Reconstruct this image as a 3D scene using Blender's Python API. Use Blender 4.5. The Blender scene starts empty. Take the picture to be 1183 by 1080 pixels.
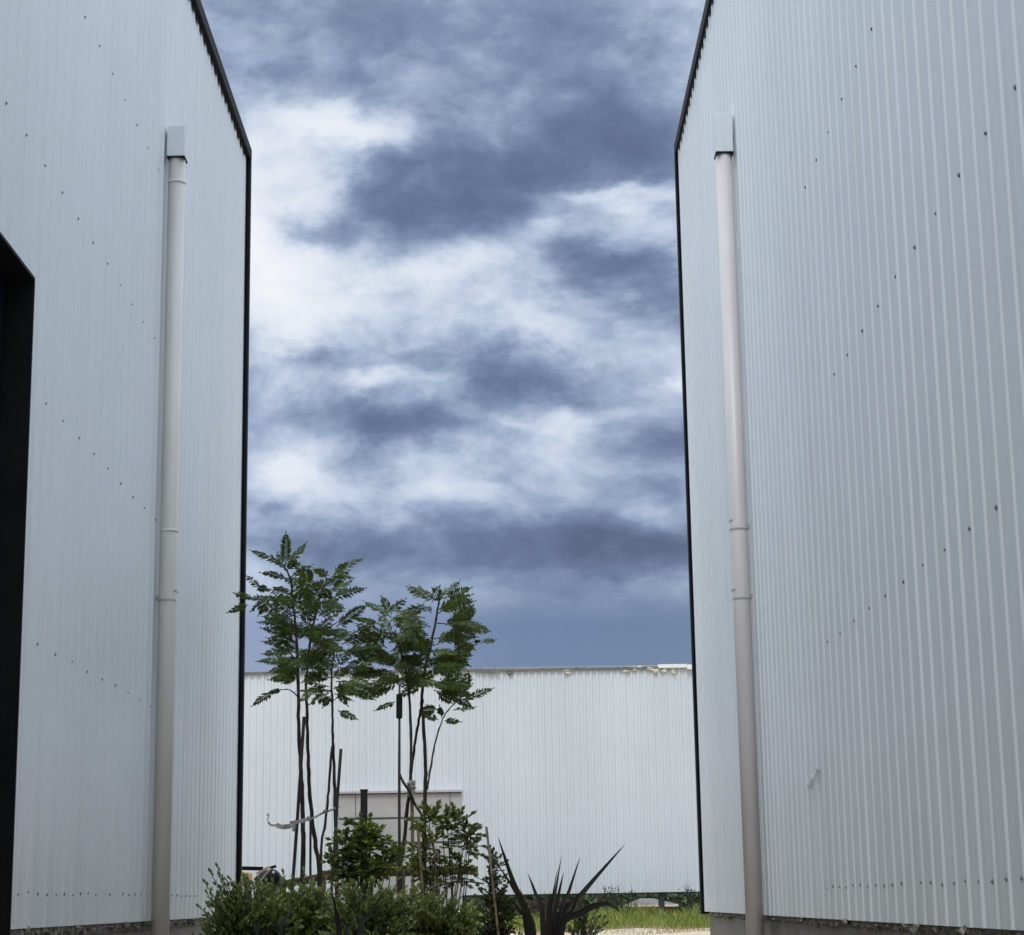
import bpy, bmesh, math, random
import numpy as np
from mathutils import Vector, Matrix

random.seed(7)
rng = np.random.default_rng(11)
SC = bpy.context.scene
COL = SC.collection
R = math.radians

# ------------------------------------------------------------------ camera
EYE = 1.55
F_PX, YAW, PITCH, ROLL = 2284.0, 0.0057534, 0.2151231, -0.0155592
W_PX, H_PX = 1183.0, 1080.0
_f = Vector((math.sin(YAW)*math.cos(PITCH), math.cos(YAW)*math.cos(PITCH), math.sin(PITCH)))
_r0 = Vector((math.cos(YAW), -math.sin(YAW), 0)); _u0 = _r0.cross(_f)
_r = math.cos(ROLL)*_r0 + math.sin(ROLL)*_u0
_u = -math.sin(ROLL)*_r0 + math.cos(ROLL)*_u0
cam_data = bpy.data.cameras.new("camera")
cam_data.sensor_fit = 'HORIZONTAL'; cam_data.sensor_width = 36.0
cam_data.lens = F_PX/W_PX*36.0
cam_data.clip_start = 0.05; cam_data.clip_end = 6000
cam = bpy.data.objects.new("camera", cam_data); COL.objects.link(cam)
cam.matrix_world = Matrix(((_r.x, _u.x, -_f.x, 0), (_r.y, _u.y, -_f.y, 0), (_r.z, _u.z, -_f.z, EYE), (0, 0, 0, 1)))
SC.camera = cam

def ray(x, y):
    return _f + (x-W_PX/2)/F_PX*_r - (y-H_PX/2)/F_PX*_u
def at(x, y, Y):                      # photo pixel -> real point on the plane Y metres ahead
    d = ray(x, y); d = d*(Y/d.y)
    return Vector((d.x, d.y, d.z+EYE))
def atX(x, y, X):                     # photo pixel -> real point on the wall plane X
    d = ray(x, y); d = d*(X/d.x)
    return Vector((d.x, d.y, d.z+EYE))
def azel(x, y):
    d = ray(x, y).normalized()
    return math.atan2(d.x, d.y), math.asin(d.z)

# ------------------------------------------------------------------ exposure, sun, sky
SC.view_settings.view_transform = 'Standard'; SC.view_settings.look = 'None'
SC.view_settings.exposure = 0.0; SC.view_settings.gamma = 1.0
SUN_EL, SUN_AZ = R(58), R(194)        # azimuth measured clockwise from the alley direction (+Y)
sd = bpy.data.lights.new("sun", 'SUN'); sd.energy = 1.2; sd.angle = R(12); sd.color = (1.0, 0.98, 0.95)
so = bpy.data.objects.new("sun", sd); COL.objects.link(so)
sdir = Vector((math.sin(SUN_AZ)*math.cos(SUN_EL), math.cos(SUN_AZ)*math.cos(SUN_EL), math.sin(SUN_EL)))
so.rotation_euler = sdir.to_track_quat('Z', 'Y').to_euler()

world = bpy.data.worlds.new("World"); SC.world = world; world.use_nodes = True
NT = world.node_tree; NT.nodes.clear()
class G:                               # tiny node-graph helper
    def __init__(s, nt): s.nt = nt
    def n(s, typ, **kw):
        x = s.nt.nodes.new(typ)
        for k, v in kw.items(): setattr(x, k, v)
        return x
    def set(s, sock, v):
        if isinstance(v, bpy.types.NodeSocket): s.nt.links.new(v, sock)
        else: sock.default_value = v
    def m(s, op, a, b=0.0, c=0.0, clamp=False):
        x = s.n('ShaderNodeMath', operation=op, use_clamp=clamp)
        for i, v in enumerate((a, b, c)): s.set(x.inputs[i], v)
        return x.outputs[0]
    def v(s, op, a, b=(0, 0, 0), c=(0, 0, 0)):
        x = s.n('ShaderNodeVectorMath', operation=op)
        s.set(x.inputs[0], a)
        if op not in ('NORMALIZE', 'LENGTH'): s.set(x.inputs[1], b)
        if op == 'MULTIPLY_ADD': s.set(x.inputs[2], c)
        return x.outputs['Value' if op in ('DOT_PRODUCT', 'LENGTH') else 'Vector']
    def noise(s, vec, scale, detail=4.0, rough=0.55, out='Fac', dim='3D'):
        x = s.n('ShaderNodeTexNoise', noise_dimensions=dim)
        s.set(x.inputs['Vector'], vec); x.inputs['Scale'].default_value = scale
        x.inputs['Detail'].default_value = detail; x.inputs['Roughness'].default_value = rough
        return x.outputs[out]
    def mix(s, fac, a, b, blend='MIX'):
        x = s.n('ShaderNodeMix', data_type='RGBA', blend_type=blend)
        s.set(x.inputs[0], fac)
        for i, v in ((6, a), (7, b)):
            if isinstance(v, (tuple, list)) and len(v) == 3: v = (*v, 1)
            s.set(x.inputs[i], v)
        return x.outputs[2]
    def ramp(s, fac, stops, interp='LINEAR'):
        x = s.n('ShaderNodeValToRGB'); s.set(x.inputs[0], fac)
        cr = x.color_ramp; cr.interpolation = interp
        while len(cr.elements) < len(stops): cr.elements.new(0.5)
        for e, (p, c) in zip(cr.elements, stops):
            e.position = p; e.color = (*c, 1) if len(c) == 3 else c
        return x.outputs[0]
    def remap(s, v, a, b, c=0.0, d=1.0, smooth=True):
        x = s.n('ShaderNodeMapRange', interpolation_type='SMOOTHSTEP' if smooth else 'LINEAR')
        s.set(x.inputs[0], v)
        for i, q in zip((1, 2, 3, 4), (a, b, c, d)): s.set(x.inputs[i], q)
        return x.outputs[0]

def build_sky():
    g = G(NT)
    tc = g.n('ShaderNodeTexCoord').outputs['Generated']
    dirv = g.v('NORMALIZE', tc)
    sp = g.n('ShaderNodeSeparateXYZ'); g.set(sp.inputs[0], dirv)
    X, Y, Z = sp.outputs
    az = g.m('ARCTAN2', X, Y); el = g.m('ARCSINE', Z)
    flat = g.v('MULTIPLY', dirv, (1.0, 1.0, 1.7))                     # clouds are wider than tall
    w1 = g.v('SUBTRACT', g.noise(flat, 7.0, 3, .5, 'Color'), (.5, .5, .5))
    w2 = g.v('SUBTRACT', g.noise(flat, 24.0, 5, .6, 'Color'), (.5, .5, .5))
    cb = g.n('ShaderNodeCombineXYZ'); g.set(cb.inputs[0], az); g.set(cb.inputs[1], el)
    ae = g.v('MULTIPLY_ADD', w1, (.10, .05, 0), cb.outputs[0])
    ae = g.v('MULTIPLY_ADD', w2, (.055, .032, 0), ae)
    # masses of cloud: photo x, y, half-width, half-height, darkness
    blobs = [(520, 20, 420, 70, .17), (700, 110, 150, 60, .20), (320, 60, 110, 60, .10), (470, 60, 120, 25, -.06),
             (318, 230, 62, 95, -.62), (305, 345, 60, 75, -.5), (430, 138, 75, 24, -.55), (385, 205, 40, 40, -.25),
             (610, 185, 160, 55, .30), (500, 240, 75, 40, .24), (745, 190, 110, 45, .34), (580, 240, 100, 34, .20),
             (455, 190, 40, 25, .2), (395, 280, 40, 18, .22),
             (510, 330, 130, 34, -.42), (640, 285, 70, 22, -.26), (735, 245, 70, 14, -.42), (420, 375, 120, 30, -.25),
             (745, 325, 75, 30, .48), (640, 375, 90, 24, -.18), (790, 425, 30, 10, -.35),
             (335, 428, 85, 17, .30), (615, 428, 80, 24, .42), (470, 448, 70, 15, -.25), (600, 488, 80, 13, -.25),
             (475, 492, 95, 15, .38), (785, 505, 60, 28, .28), (330, 552, 70, 40, -.42), (470, 575, 140, 26, -.22),
             (520, 530, 120, 20, -.16), (710, 560, 110, 30, .22), (660, 640, 200, 36, .50), (380, 645, 120, 28, .26),
             (740, 650, 120, 24, .42), (480, 415, 60, 12, -.2), (700, 460, 60, 18, -.2), (420, 450, 30, 14, -.25)]
    D = None
    for x, y, sx, sy, amp in blobs:
        a0, e0 = azel(x, y); sa, se = sx/F_PX, sy/F_PX
        q = g.v('MULTIPLY_ADD', ae, (1/sa, 1/se, 0), (-a0/sa, -e0/se, 0))
        gg = g.m('POWER', math.e, g.m('MULTIPLY', g.v('DOT_PRODUCT', q, q), -1.0))
        D = g.m('MULTIPLY', gg, amp) if D is None else g.m('MULTIPLY_ADD', gg, amp, D)
    warp = g.v('MULTIPLY_ADD', w1, (.055, .055, .055), flat)
    n1 = g.noise(warp, 13.0, 9, .58); n2 = g.noise(warp, 45.0, 6, .62)
    D = g.m('ADD', D, .47)
    D = g.m('MULTIPLY_ADD', g.m('SUBTRACT', n1, .5), 1.0, D)
    D = g.m('MULTIPLY_ADD', g.m('SUBTRACT', n2, .5), .30, D)
    n3 = g.noise(g.v('ADD', warp, (3.1, 1.7, 5.3)), 29.0, 8, .57)
    D = g.m('MULTIPLY_ADD', g.m('SUBTRACT', n3, .5), .7, D)
    cl = g.ramp(g.m('MULTIPLY_ADD', D, .5, .25), [(.06, (.90, .92, .96)), (.27, (.77, .82, .90)), (.39, (.56, .645, .79)), (.49, (.345, .435, .595)), (.59, (.205, .277, .42)), (.70, (.138, .192, .318)), (.88, (.095, .135, .23))])
    # curtain of rain below the cloud base
    _, e_base = azel(620, 682); _, e_low = azel(620, 760)
    elw = g.m('MULTIPLY_ADD', g.m('SUBTRACT', n1, .5), .012, el)
    low = g.remap(elw, e_base+.016, e_base-.020, 0, 1)
    az0, _ = azel(640, 700)
    rain = g.mix(g.remap(az, azel(300, 700)[0], azel(640, 700)[0]), (.26, .33, .50), (.135, .207, .345))
    streak = g.noise(g.v('MULTIPLY', dirv, (1, 1, .15)), 26.0, 3, .5)
    rain = g.mix(g.remap(streak, .3, .7, 0, .35), rain, (.17, .24, .42))
    front = g.m('POWER', math.e, g.m('MULTIPLY', g.m('POWER', g.m('DIVIDE', g.m('SUBTRACT', az, az0), .6), 2.0), -1.0))
    cl = g.mix(g.m('MULTIPLY', low, front), cl, rain)
    # overhead and behind, the overcast is thinner, whiter and brighter
    ca = azel(560, 350)
    q = g.v('MULTIPLY_ADD', cb.outputs[0], (1/.46, 1/.36, 0), (-ca[0]/.46, -ca[1]/.36, 0))
    seen = g.m('POWER', math.e, g.m('MULTIPLY', g.m('POWER', g.v('DOT_PRODUCT', q, q), 2.0), -1.0))
    thin = g.mix(n1, (.86, .93, 1.0), (.60, .68, .80))
    zen = g.v('SCALE', thin); g.set(zen.node.inputs['Scale'], g.remap(el, R(10), R(75), .80, 3.0)); thin = zen
    cl = g.mix(seen, thin, cl)
    cl10 = g.v('SCALE', cl); cl10.node.inputs['Scale'].default_value = 10.0
    sky = g.n('ShaderNodeTexSky', sky_type='NISHITA', sun_disc=False, sun_elevation=SUN_EL, sun_rotation=SUN_AZ)
    colr = g.mix(.985, sky.outputs[0], cl10)
    bg = g.n('ShaderNodeBackground'); g.set(bg.inputs[0], colr); bg.inputs[1].default_value = 0.1
    out = g.n('ShaderNodeOutputWorld'); g.nt.links.new(bg.outputs[0], out.inputs[0])
build_sky()

# ------------------------------------------------------------------ materials
MATS = {}
def mat(name, fn):
    m = bpy.data.materials.new(name); m.use_nodes = True
    nt = m.node_tree; nt.nodes.clear(); g = G(nt)
    b = g.n('ShaderNodeBsdfPrincipled'); o = g.n('ShaderNodeOutputMaterial')
    nt.links.new(b.outputs[0], o.inputs[0])
    fn(g, b); MATS[name] = m
    return m
def geo_pos(g): return g.n('ShaderNodeNewGeometry').outputs['Position']
def bump(g, b, h, strength, dist=.01):
    x = g.n('ShaderNodeBump'); x.inputs['Strength'].default_value = strength; x.inputs['Distance'].default_value = dist
    g.set(x.inputs['Height'], h); g.nt.links.new(x.outputs[0], b.inputs['Normal'])
def simple(name, c1, c2, scale=8.0, rough=.6, metal=0.0, bump_s=0.0, stretch=(1, 1, 1), spec=.5):
    def fn(g, b):
        p = g.v('MULTIPLY', geo_pos(g), stretch)
        n = g.noise(p, scale, 6, .6)
        g.set(b.inputs['Base Color'], g.mix(g.remap(n, .3, .7), c1, c2))
        b.inputs['Roughness'].default_value = rough; b.inputs['Metallic'].default_value = metal
        b.inputs['Specular IOR Level'].default_value = spec
        if bump_s: bump(g, b, n, bump_s)
    return mat(name, fn)
def cladding(name, base, dirt, axis=1):
    def fn(g, b):
        p = geo_pos(g)
        big = g.noise(g.v('MULTIPLY', p, (1, 1, .35)), .55, 3, .5)
        stk = g.noise(g.v('MULTIPLY', p, (9, 9, .22)), 1.0, 5, .65)
        fine = g.noise(p, 40.0, 4, .6)
        c = g.mix(g.remap(big, .3, .7), base, tuple(x*.93 for x in base))
        c = g.mix(g.m('MULTIPLY', g.remap(stk, .55, .8), .35), c, dirt)
        sp = g.n('ShaderNodeSeparateXYZ'); g.set(sp.inputs[0], p)
        splash = g.m('MULTIPLY', g.remap(sp.outputs[2], 2.6, 1.4), g.remap(stk, .3, .75, .05, .4))
        c = g.mix(splash, c, dirt)
        sheet = g.m('FLOOR', g.m('DIVIDE', sp.outputs[axis], .76))
        wn = g.n('ShaderNodeTexWhiteNoise', noise_dimensions='1D'); g.set(wn.inputs['W'], sheet)
        c = g.mix(g.m('MULTIPLY', wn.outputs[0], .07), c, (.52, .55, .58))
        g.set(b.inputs['Base Color'], c)
        g.set(b.inputs['Roughness'], g.remap(fine, .3, .7, .36, .5))
        wav = g.noise(g.v('MULTIPLY', p, (1, 1, .6)), 1.6, 2, .5)
        bump(g, b, wav, .35, .03)
    return mat(name, fn)
cladding('white_cladding', (.695, .735, .77), (.45, .46, .46))
cladding('far_cladding', (.65, .675, .71), (.49, .505, .52), 0)
simple('black_trim', (.006, .0065, .008), (.012, .013, .015), 5, .6, spec=.12)
simple('black_door', (.003, .0035, .007), (.005, .006, .011), 1.5, .6, stretch=(1, 1, .3), spec=.1)
simple('dark_interior', (.004, .004, .005), (.008, .008, .009), 3, .9)
simple('roof_sheet', (.35, .36, .37), (.42, .43, .44), 4, .5)
simple('pipe_beige', (.53, .51, .475), (.59, .57, .535), 3, .42, stretch=(1, 1, .4))
simple('pipe_pink', (.53, .495, .495), (.59, .555, .555), 3, .42, stretch=(1, 1, .4))
simple('pipe_mark', (.30, .285, .28), (.46, .44, .43), 60, .6)
simple('pipe_ring', (.66, .65, .62), (.72, .70, .68), 30, .5)
simple('screw_metal', (.13, .14, .15), (.24, .24, .25), 30, .5, .3)
simple('foam_dark', (.05, .047, .04), (.26, .25, .22), 45, .95, bump_s=.6)
simple('foam_yellow', (.58, .50, .36), (.74, .68, .54), 25, .95, bump_s=.6)
simple('flashing_white', (.78, .78, .78), (.84, .84, .84), 10, .35)
simple('flashing_grey', (.10, .105, .11), (.20, .20, .20), 8, .5)
simple('door_beige', (.37, .345, .335), (.43, .405, .395), 2.5, .5)
simple('door_seam', (.10, .095, .10), (.14, .13, .14), 5, .6)
simple('scuff', (.78, .78, .79), (.35, .33, .34), 60, .5)
def blockwork(g, b):
    p = geo_pos(g); sp = g.n('ShaderNodeSeparateXYZ'); g.set(sp.inputs[0], p)
    cb = g.n('ShaderNodeCombineXYZ'); g.set(cb.inputs[0], sp.outputs[1]); g.set(cb.inputs[1], sp.outputs[2])
    br = g.n('ShaderNodeTexBrick'); g.set(br.inputs['Vector'], cb.outputs[0])
    br.inputs['Scale'].default_value = 1.0; br.inputs['Brick Width'].default_value = .4; br.inputs['Row Height'].default_value = .2
    br.inputs['Mortar Size'].default_value = .008
    br.inputs['Color1'].default_value = (.20, .185, .165, 1); br.inputs['Color2'].default_value = (.27, .25, .225, 1); br.inputs['Mortar'].default_value = (.14, .13, .115, 1)
    n = g.noise(p, 14, 6, .65)
    g.set(b.inputs['Base Color'], g.mix(g.remap(n, .35, .75, 0, .6), br.outputs[0], (.12, .11, .09)))
    b.inputs['Roughness'].default_value = .9; bump(g, b, n, .5, .01)
mat('blockwork', blockwork)
def leafmat(name, dark, light, tip=None, rough=.5, trans=.25, spec=.35):
    def fn(g, b):
        rnd = g.n('ShaderNodeNewGeometry').outputs['Random Per Island']
        n = g.noise(geo_pos(g), 3.5, 3, .5)
        c = g.mix(rnd, dark, light)
        c = g.mix(g.remap(n, .35, .7, 0, .55), c, tip or light)
        g.set(b.inputs['Base Color'], c)
        b.inputs['Roughness'].default_value = rough; b.inputs['Specular IOR Level'].default_value = spec
        t = g.n('ShaderNodeBsdfTranslucent'); g.set(t.inputs[0], g.mix(.5, c, (.16, .19, .02)))
        ms = g.n('ShaderNodeMixShader'); ms.inputs[0].default_value = trans
        g.nt.links.new(b.outputs[0], ms.inputs[1]); g.nt.links.new(t.outputs[0], ms.inputs[2])
        o = [x for x in g.nt.nodes if x.type == 'OUTPUT_MATERIAL'][0]
        g.nt.links.new(ms.outputs[0], o.inputs[0])
    return mat(name, fn)
leafmat('feather_leaf', (.024, .040, .013), (.062, .095, .025), (.13, .19, .04), .55, .28, .2)
leafmat('hedge_leaf', (.065, .095, .032), (.20, .25, .080), (.33, .38, .13), .5, .3)
leafmat('hedge_leaf_olive', (.06, .082, .026), (.17, .20, .062), (.27, .30, .09), .5, .3)
leafmat('glossy_leaf', (.045, .066, .018), (.13, .17, .042), (.28, .34, .06), .4)
leafmat('vine_leaf', (.018, .032, .016), (.045, .065, .030), (.05, .07, .03))
leafmat('flax_leaf', (.010, .009, .009), (.021, .017, .017), (.026, .028, .020), .6, .04, .12)
leafmat('grass_leaf', (.08, .115, .018), (.22, .29, .05), (.38, .37, .12), .6, .3)
leafmat('dry_leaf', (.25, .19, .10), (.40, .32, .18), None, .8, .2)
leafmat('scrub_leaf', (.020, .034, .018), (.050, .075, .030), None, .7, .1)
simple('bark_dark', (.018, .014, .012), (.045, .036, .030), 30, .9, bump_s=.5, stretch=(1, 1, .3))
simple('bark_pale', (.16, .125, .085), (.30, .24, .17), 25, .9, bump_s=.5, stretch=(1, 1, .25))
simple('stake_dark', (.020, .017, .016), (.05, .042, .036), 20, .8, stretch=(1, 1, .2))
simple('stake_pale', (.14, .105, .065), (.25, .195, .125), 20, .8, stretch=(1, 1, .2))
simple('black_rubber', (.006, .006, .006), (.014, .014, .014), 12, .7, spec=.15)
simple('tie_white', (.22, .20, .18), (.55, .53, .49), 9, .9)
simple('rail_wood', (.065, .040, .026), (.13, .085, .055), 9, .85, bump_s=.5, stretch=(.15, 1, 1))
simple('rail_moss', (.075, .060, .030), (.12, .10, .055), 9, .85, bump_s=.5, stretch=(.15, 1, 1))
simple('orange_paint', (.42, .20, .05), (.55, .30, .10), 12, .5)
simple('tan_metal', (.36, .29, .22), (.44, .36, .28), 12, .5)
simple('yellow_paint', (.50, .36, .05), (.58, .44, .09), 12, .45)
simple('black_steel', (.006, .006, .007), (.014, .014, .015), 12, .6, spec=.15)
simple('chrome_dot', (.6, .6, .6), (.75, .75, .75), 12, .3)
simple('column_paint', (.018, .026, .022), (.03, .04, .034), 12, .6)
simple('sleeper_wood', (.022, .012, .011), (.055, .030, .026), 6, .9, bump_s=.4, stretch=(.2, 1, 1))
simple('hut_roof', (.10, .092, .088), (.15, .14, .13), 3, .8)
simple('hut_fascia', (.66, .52, .46), (.72, .58, .52), 3, .6)
simple('hut_wall', (.20, .085, .06), (.26, .12, .085), 3, .9)
simple('white_plastic', (.75, .75, .73), (.8, .8, .78), 5, .4)
simple('concrete', (.30, .29, .27), (.38, .37, .34), 3, .9, bump_s=.3)
simple('hill_green', (.020, .032, .016), (.06, .08, .032), .6, .95, bump_s=.4)
def ground_mat(g, b):
    p = geo_pos(g)
    a = g.noise(p, .35, 5, .6); f = g.noise(p, 6, 8, .7); ff = g.noise(p, 40, 5, .6)
    sand = g.mix(g.remap(f, .3, .7), (.34, .275, .19), (.50, .43, .32))
    sand = g.mix(g.remap(ff, .55, .8, 0, .5), sand, (.62, .58, .50))
    grs = g.mix(g.remap(f, .3, .7), (.07, .10, .025), (.14, .17, .05))
    sp = g.n('ShaderNodeSeparateXYZ'); g.set(sp.inputs[0], p)
    far = g.remap(g.m('MULTIPLY_ADD', g.m('SUBTRACT', a, .5), 8.0, sp.outputs[1]), 47.5, 50.5)
    veg = g.m('MAXIMUM', far, g.remap(a, .58, .66))
    g.set(b.inputs['Base Color'], g.mix(veg, sand, grs))
    b.inputs['Roughness'].default_value = .95; bump(g, b, f, .6, .04)
mat('ground_soil', ground_mat)

# ------------------------------------------------------------------ object helpers
def tag(o, label=None, cat=None, group=None, kind=None):
    if label: o['label'] = label
    if cat: o['category'] = cat
    if group: o['group'] = group
    if kind: o['kind'] = kind
    return o
def thing(name, loc, label, cat, group=None):
    o = bpy.data.objects.new(name, None); COL.objects.link(o); o.location = loc
    o.empty_display_size = .3
    return tag(o, label, cat, group)
class MB:                                  # collects faces for ONE mesh
    def __init__(s): s.v = []; s.f = []; s.mi = []
    def add(s, vs, fs, mi=0):
        o = len(s.v); s.v += [tuple(x) for x in vs]
        s.f += [tuple(i+o for i in f) for f in fs]; s.mi += [mi]*len(fs)
    def box(s, a, b, mi=0):
        x0, y0, z0 = [min(p, q) for p, q in zip(a, b)]; x1, y1, z1 = [max(p, q) for p, q in zip(a, b)]
        s.add([(x0, y0, z0), (x1, y0, z0), (x1, y1, z0), (x0, y1, z0), (x0, y0, z1), (x1, y0, z1), (x1, y1, z1), (x0, y1, z1)],
              [(0, 3, 2, 1), (4, 5, 6, 7), (0, 1, 5, 4), (1, 2, 6, 5), (2, 3, 7, 6), (3, 0, 4, 7)], mi)
    def bar(s, a, b, w, h=None, mi=0):     # rectangular bar between two points
        a, b = Vector(a), Vector(b); h = h or w
        d = (b-a).normalized(); up = Vector((0, 0, 1)) if abs(d.z) < .9 else Vector((0, 1, 0))
        e1 = d.cross(up).normalized(); e2 = e1.cross(d)
        vs = []
        for p in (a, b):
            for sx, sz in ((-1, -1), (1, -1), (1, 1), (-1, 1)): vs.append(p+e1*sx*w/2+e2*sz*h/2)
        s.add(vs, [(3, 2, 1, 0), (4, 5, 6, 7), (0, 1, 5, 4), (1, 2, 6, 5), (2, 3, 7, 6), (3, 0, 4, 7)], mi)
    def tube(s, pts, rad, sides=8, mi=0, cap=True):
        pts = [Vector(p) for p in pts]; n = len(pts)
        if not hasattr(rad, '__len__'): rad = [rad]*n
        base = len(s.v); prev = None
        for i, p in enumerate(pts):
            d = (pts[min(i+1, n-1)]-pts[max(i-1, 0)]).normalized()
            if prev is None:
                e1 = d.cross(Vector((0, 0, 1)) if abs(d.z) < .9 else Vector((0, 1, 0))).normalized()
            else:
                e1 = (prev-d*prev.dot(d)).normalized()
            prev = e1; e2 = d.cross(e1)
            for k in range(sides):
                t = 2*math.pi*k/sides
                s.v.append(tuple(p+(e1*math.cos(t)+e2*math.sin(t))*rad[i]))
        for i in range(n-1):
            for k in range(sides):
                a, b = base+i*sides+k, base+i*sides+(k+1) % sides
                s.f.append((a, b, b+sides, a+sides)); s.mi.append(mi)
        if cap:
            s.f.append(tuple(base+k for k in reversed(range(sides)))); s.mi.append(mi)
            s.f.append(tuple(base+(n-1)*sides+k for k in range(sides))); s.mi.append(mi)
    def build(s, name, mats, parent=None, smooth=False, bevel=0):
        me = bpy.data.meshes.new(name)
        off = Vector((0, 0, 0))
        if parent is not None:
            off = parent.matrix_basis.translation.copy(); q = parent.parent
            while q is not None: off += q.matrix_basis.translation; q = q.parent
        else:                              # a thing of one mesh: origin at its base
            a = np.array(s.v); lo, hi = a.min(0), a.max(0)
            off = Vector(((lo[0]+hi[0])/2, (lo[1]+hi[1])/2, lo[2]))
        me.from_pydata([(x-off.x, y-off.y, z-off.z) for x, y, z in s.v], [], s.f)
        for m in (mats if isinstance(mats, (list, tuple)) else [mats]): me.materials.append(MATS[m])
        me.polygons.foreach_set('material_index', s.mi)
        if smooth: me.polygons.foreach_set('use_smooth', [True]*len(s.f))
        me.update()
        o = bpy.data.objects.new(name, me); COL.objects.link(o)
        if parent is not None: o.parent = parent
        else: o.location = off
        if bevel:
            b = o.modifiers.new('bevel', 'BEVEL'); b.width = bevel; b.segments = 2; b.limit_method = 'ANGLE'
        return o

# ------------------------------------------------------------------ ground
def hgt(x, y):
    def ss(a, b, t):
        t = min(1, max(0, (t-a)/(b-a))); return t*t*(3-2*t)
    h = .8*ss(10, 30, y) - 3.0*ss(66, 112, y)
    h += .035*math.sin(x*1.7+y*.6)*ss(16, 22, y)+.03*math.sin(x*.6-y*1.1+1)*ss(16, 22, y)
    return h
def build_ground():
    xs = sorted(set([-2500, -1200, -600, -300, -150, -80, -50, -35] + list(np.arange(-26, 26.1, 1.0)) + [35, 50, 80, 150, 300, 600, 1200, 2500]))
    ys = sorted(set([-600, -200, -80, -30, -12] + list(np.arange(-6, 130, 1.0)) + [140, 160, 200, 300, 500, 900, 1600, 3000]))
    v = [(x, y, hgt(x, y)) for y in ys for x in xs]; nx = len(xs)
    f = [(j*nx+i, j*nx+i+1, (j+1)*nx+i+1, (j+1)*nx+i) for j in range(len(ys)-1) for i in range(nx-1)]
    m = MB(); m.add(v, f)
    tag(m.build('ground', 'ground_soil', smooth=True), kind='structure')
build_ground()

# ------------------------------------------------------------------ ribbed sheet
PITCH_R, DEPTH = .19, .0095
PROF = [(0.0, 0), (.052, 0), (.058, .14), (.064, 0), (.126, 0), (.135, 1), (.163, 1), (.172, 0)]      # along the sheet, outwards (0/1)
PROF_F = [(0.0, 0), (.070, 0), (.105, 1), (.150, 1), (.185, 0)]
def ribbed(m, a0, a1, z0, z1, place, depth=None, prof=None):
    depth = depth or DEPTH; rj = random.Random(int(a0*100)+5)
    """vertical ribbed sheet from a0 to a1; place(a, out, z) -> xyz"""
    k0 = math.floor(a0/PITCH_R); k1 = math.ceil(a1/PITCH_R)
    pts = []
    for k in range(k0, k1+1):
        kd = depth*rj.uniform(.8, 1.1); sh = rj.uniform(-.012, .012) if prof else rj.uniform(-.004, .004); pan = rj.uniform(-.0012, .0012)
        for i, (da, o) in enumerate(prof or PROF):
            a = k*PITCH_R+da+sh
            if a0 <= a <= a1: pts.append((a, o*kd+(pan if i in (1, 2, 3) and not prof else 0)))
    if pts[0][0] > a0+1e-4: pts.insert(0, (a0, pts[0][1]))
    if pts[-1][0] < a1-1e-4: pts.append((a1, pts[-1][1]))
    vs = []
    for a, o in pts: vs += [place(a, o, z0), place(a, o, z1)]
    m.add(vs, [(2*i, 2*i+2, 2*i+3, 2*i+1) for i in range(len(pts)-1)])

def crumb(m, c, r, n=10, mi=0):            # ragged lump of foam
    vs = []; fs = []
    bm = bmesh.new(); bmesh.ops.create_icosphere(bm, subdivisions=2, radius=1)
    for v in bm.verts:
        s = 1+random.uniform(-.4, .35)
        vs.append((c[0]+v.co.x*r[0]*s, c[1]+v.co.y*r[1]*s, c[2]+v.co.z*r[2]*s))
    bm.verts.index_update()
    fs = [tuple(v.index for v in f.verts) for f in bm.faces]; bm.free()
    m.add(vs, fs, mi)

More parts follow.
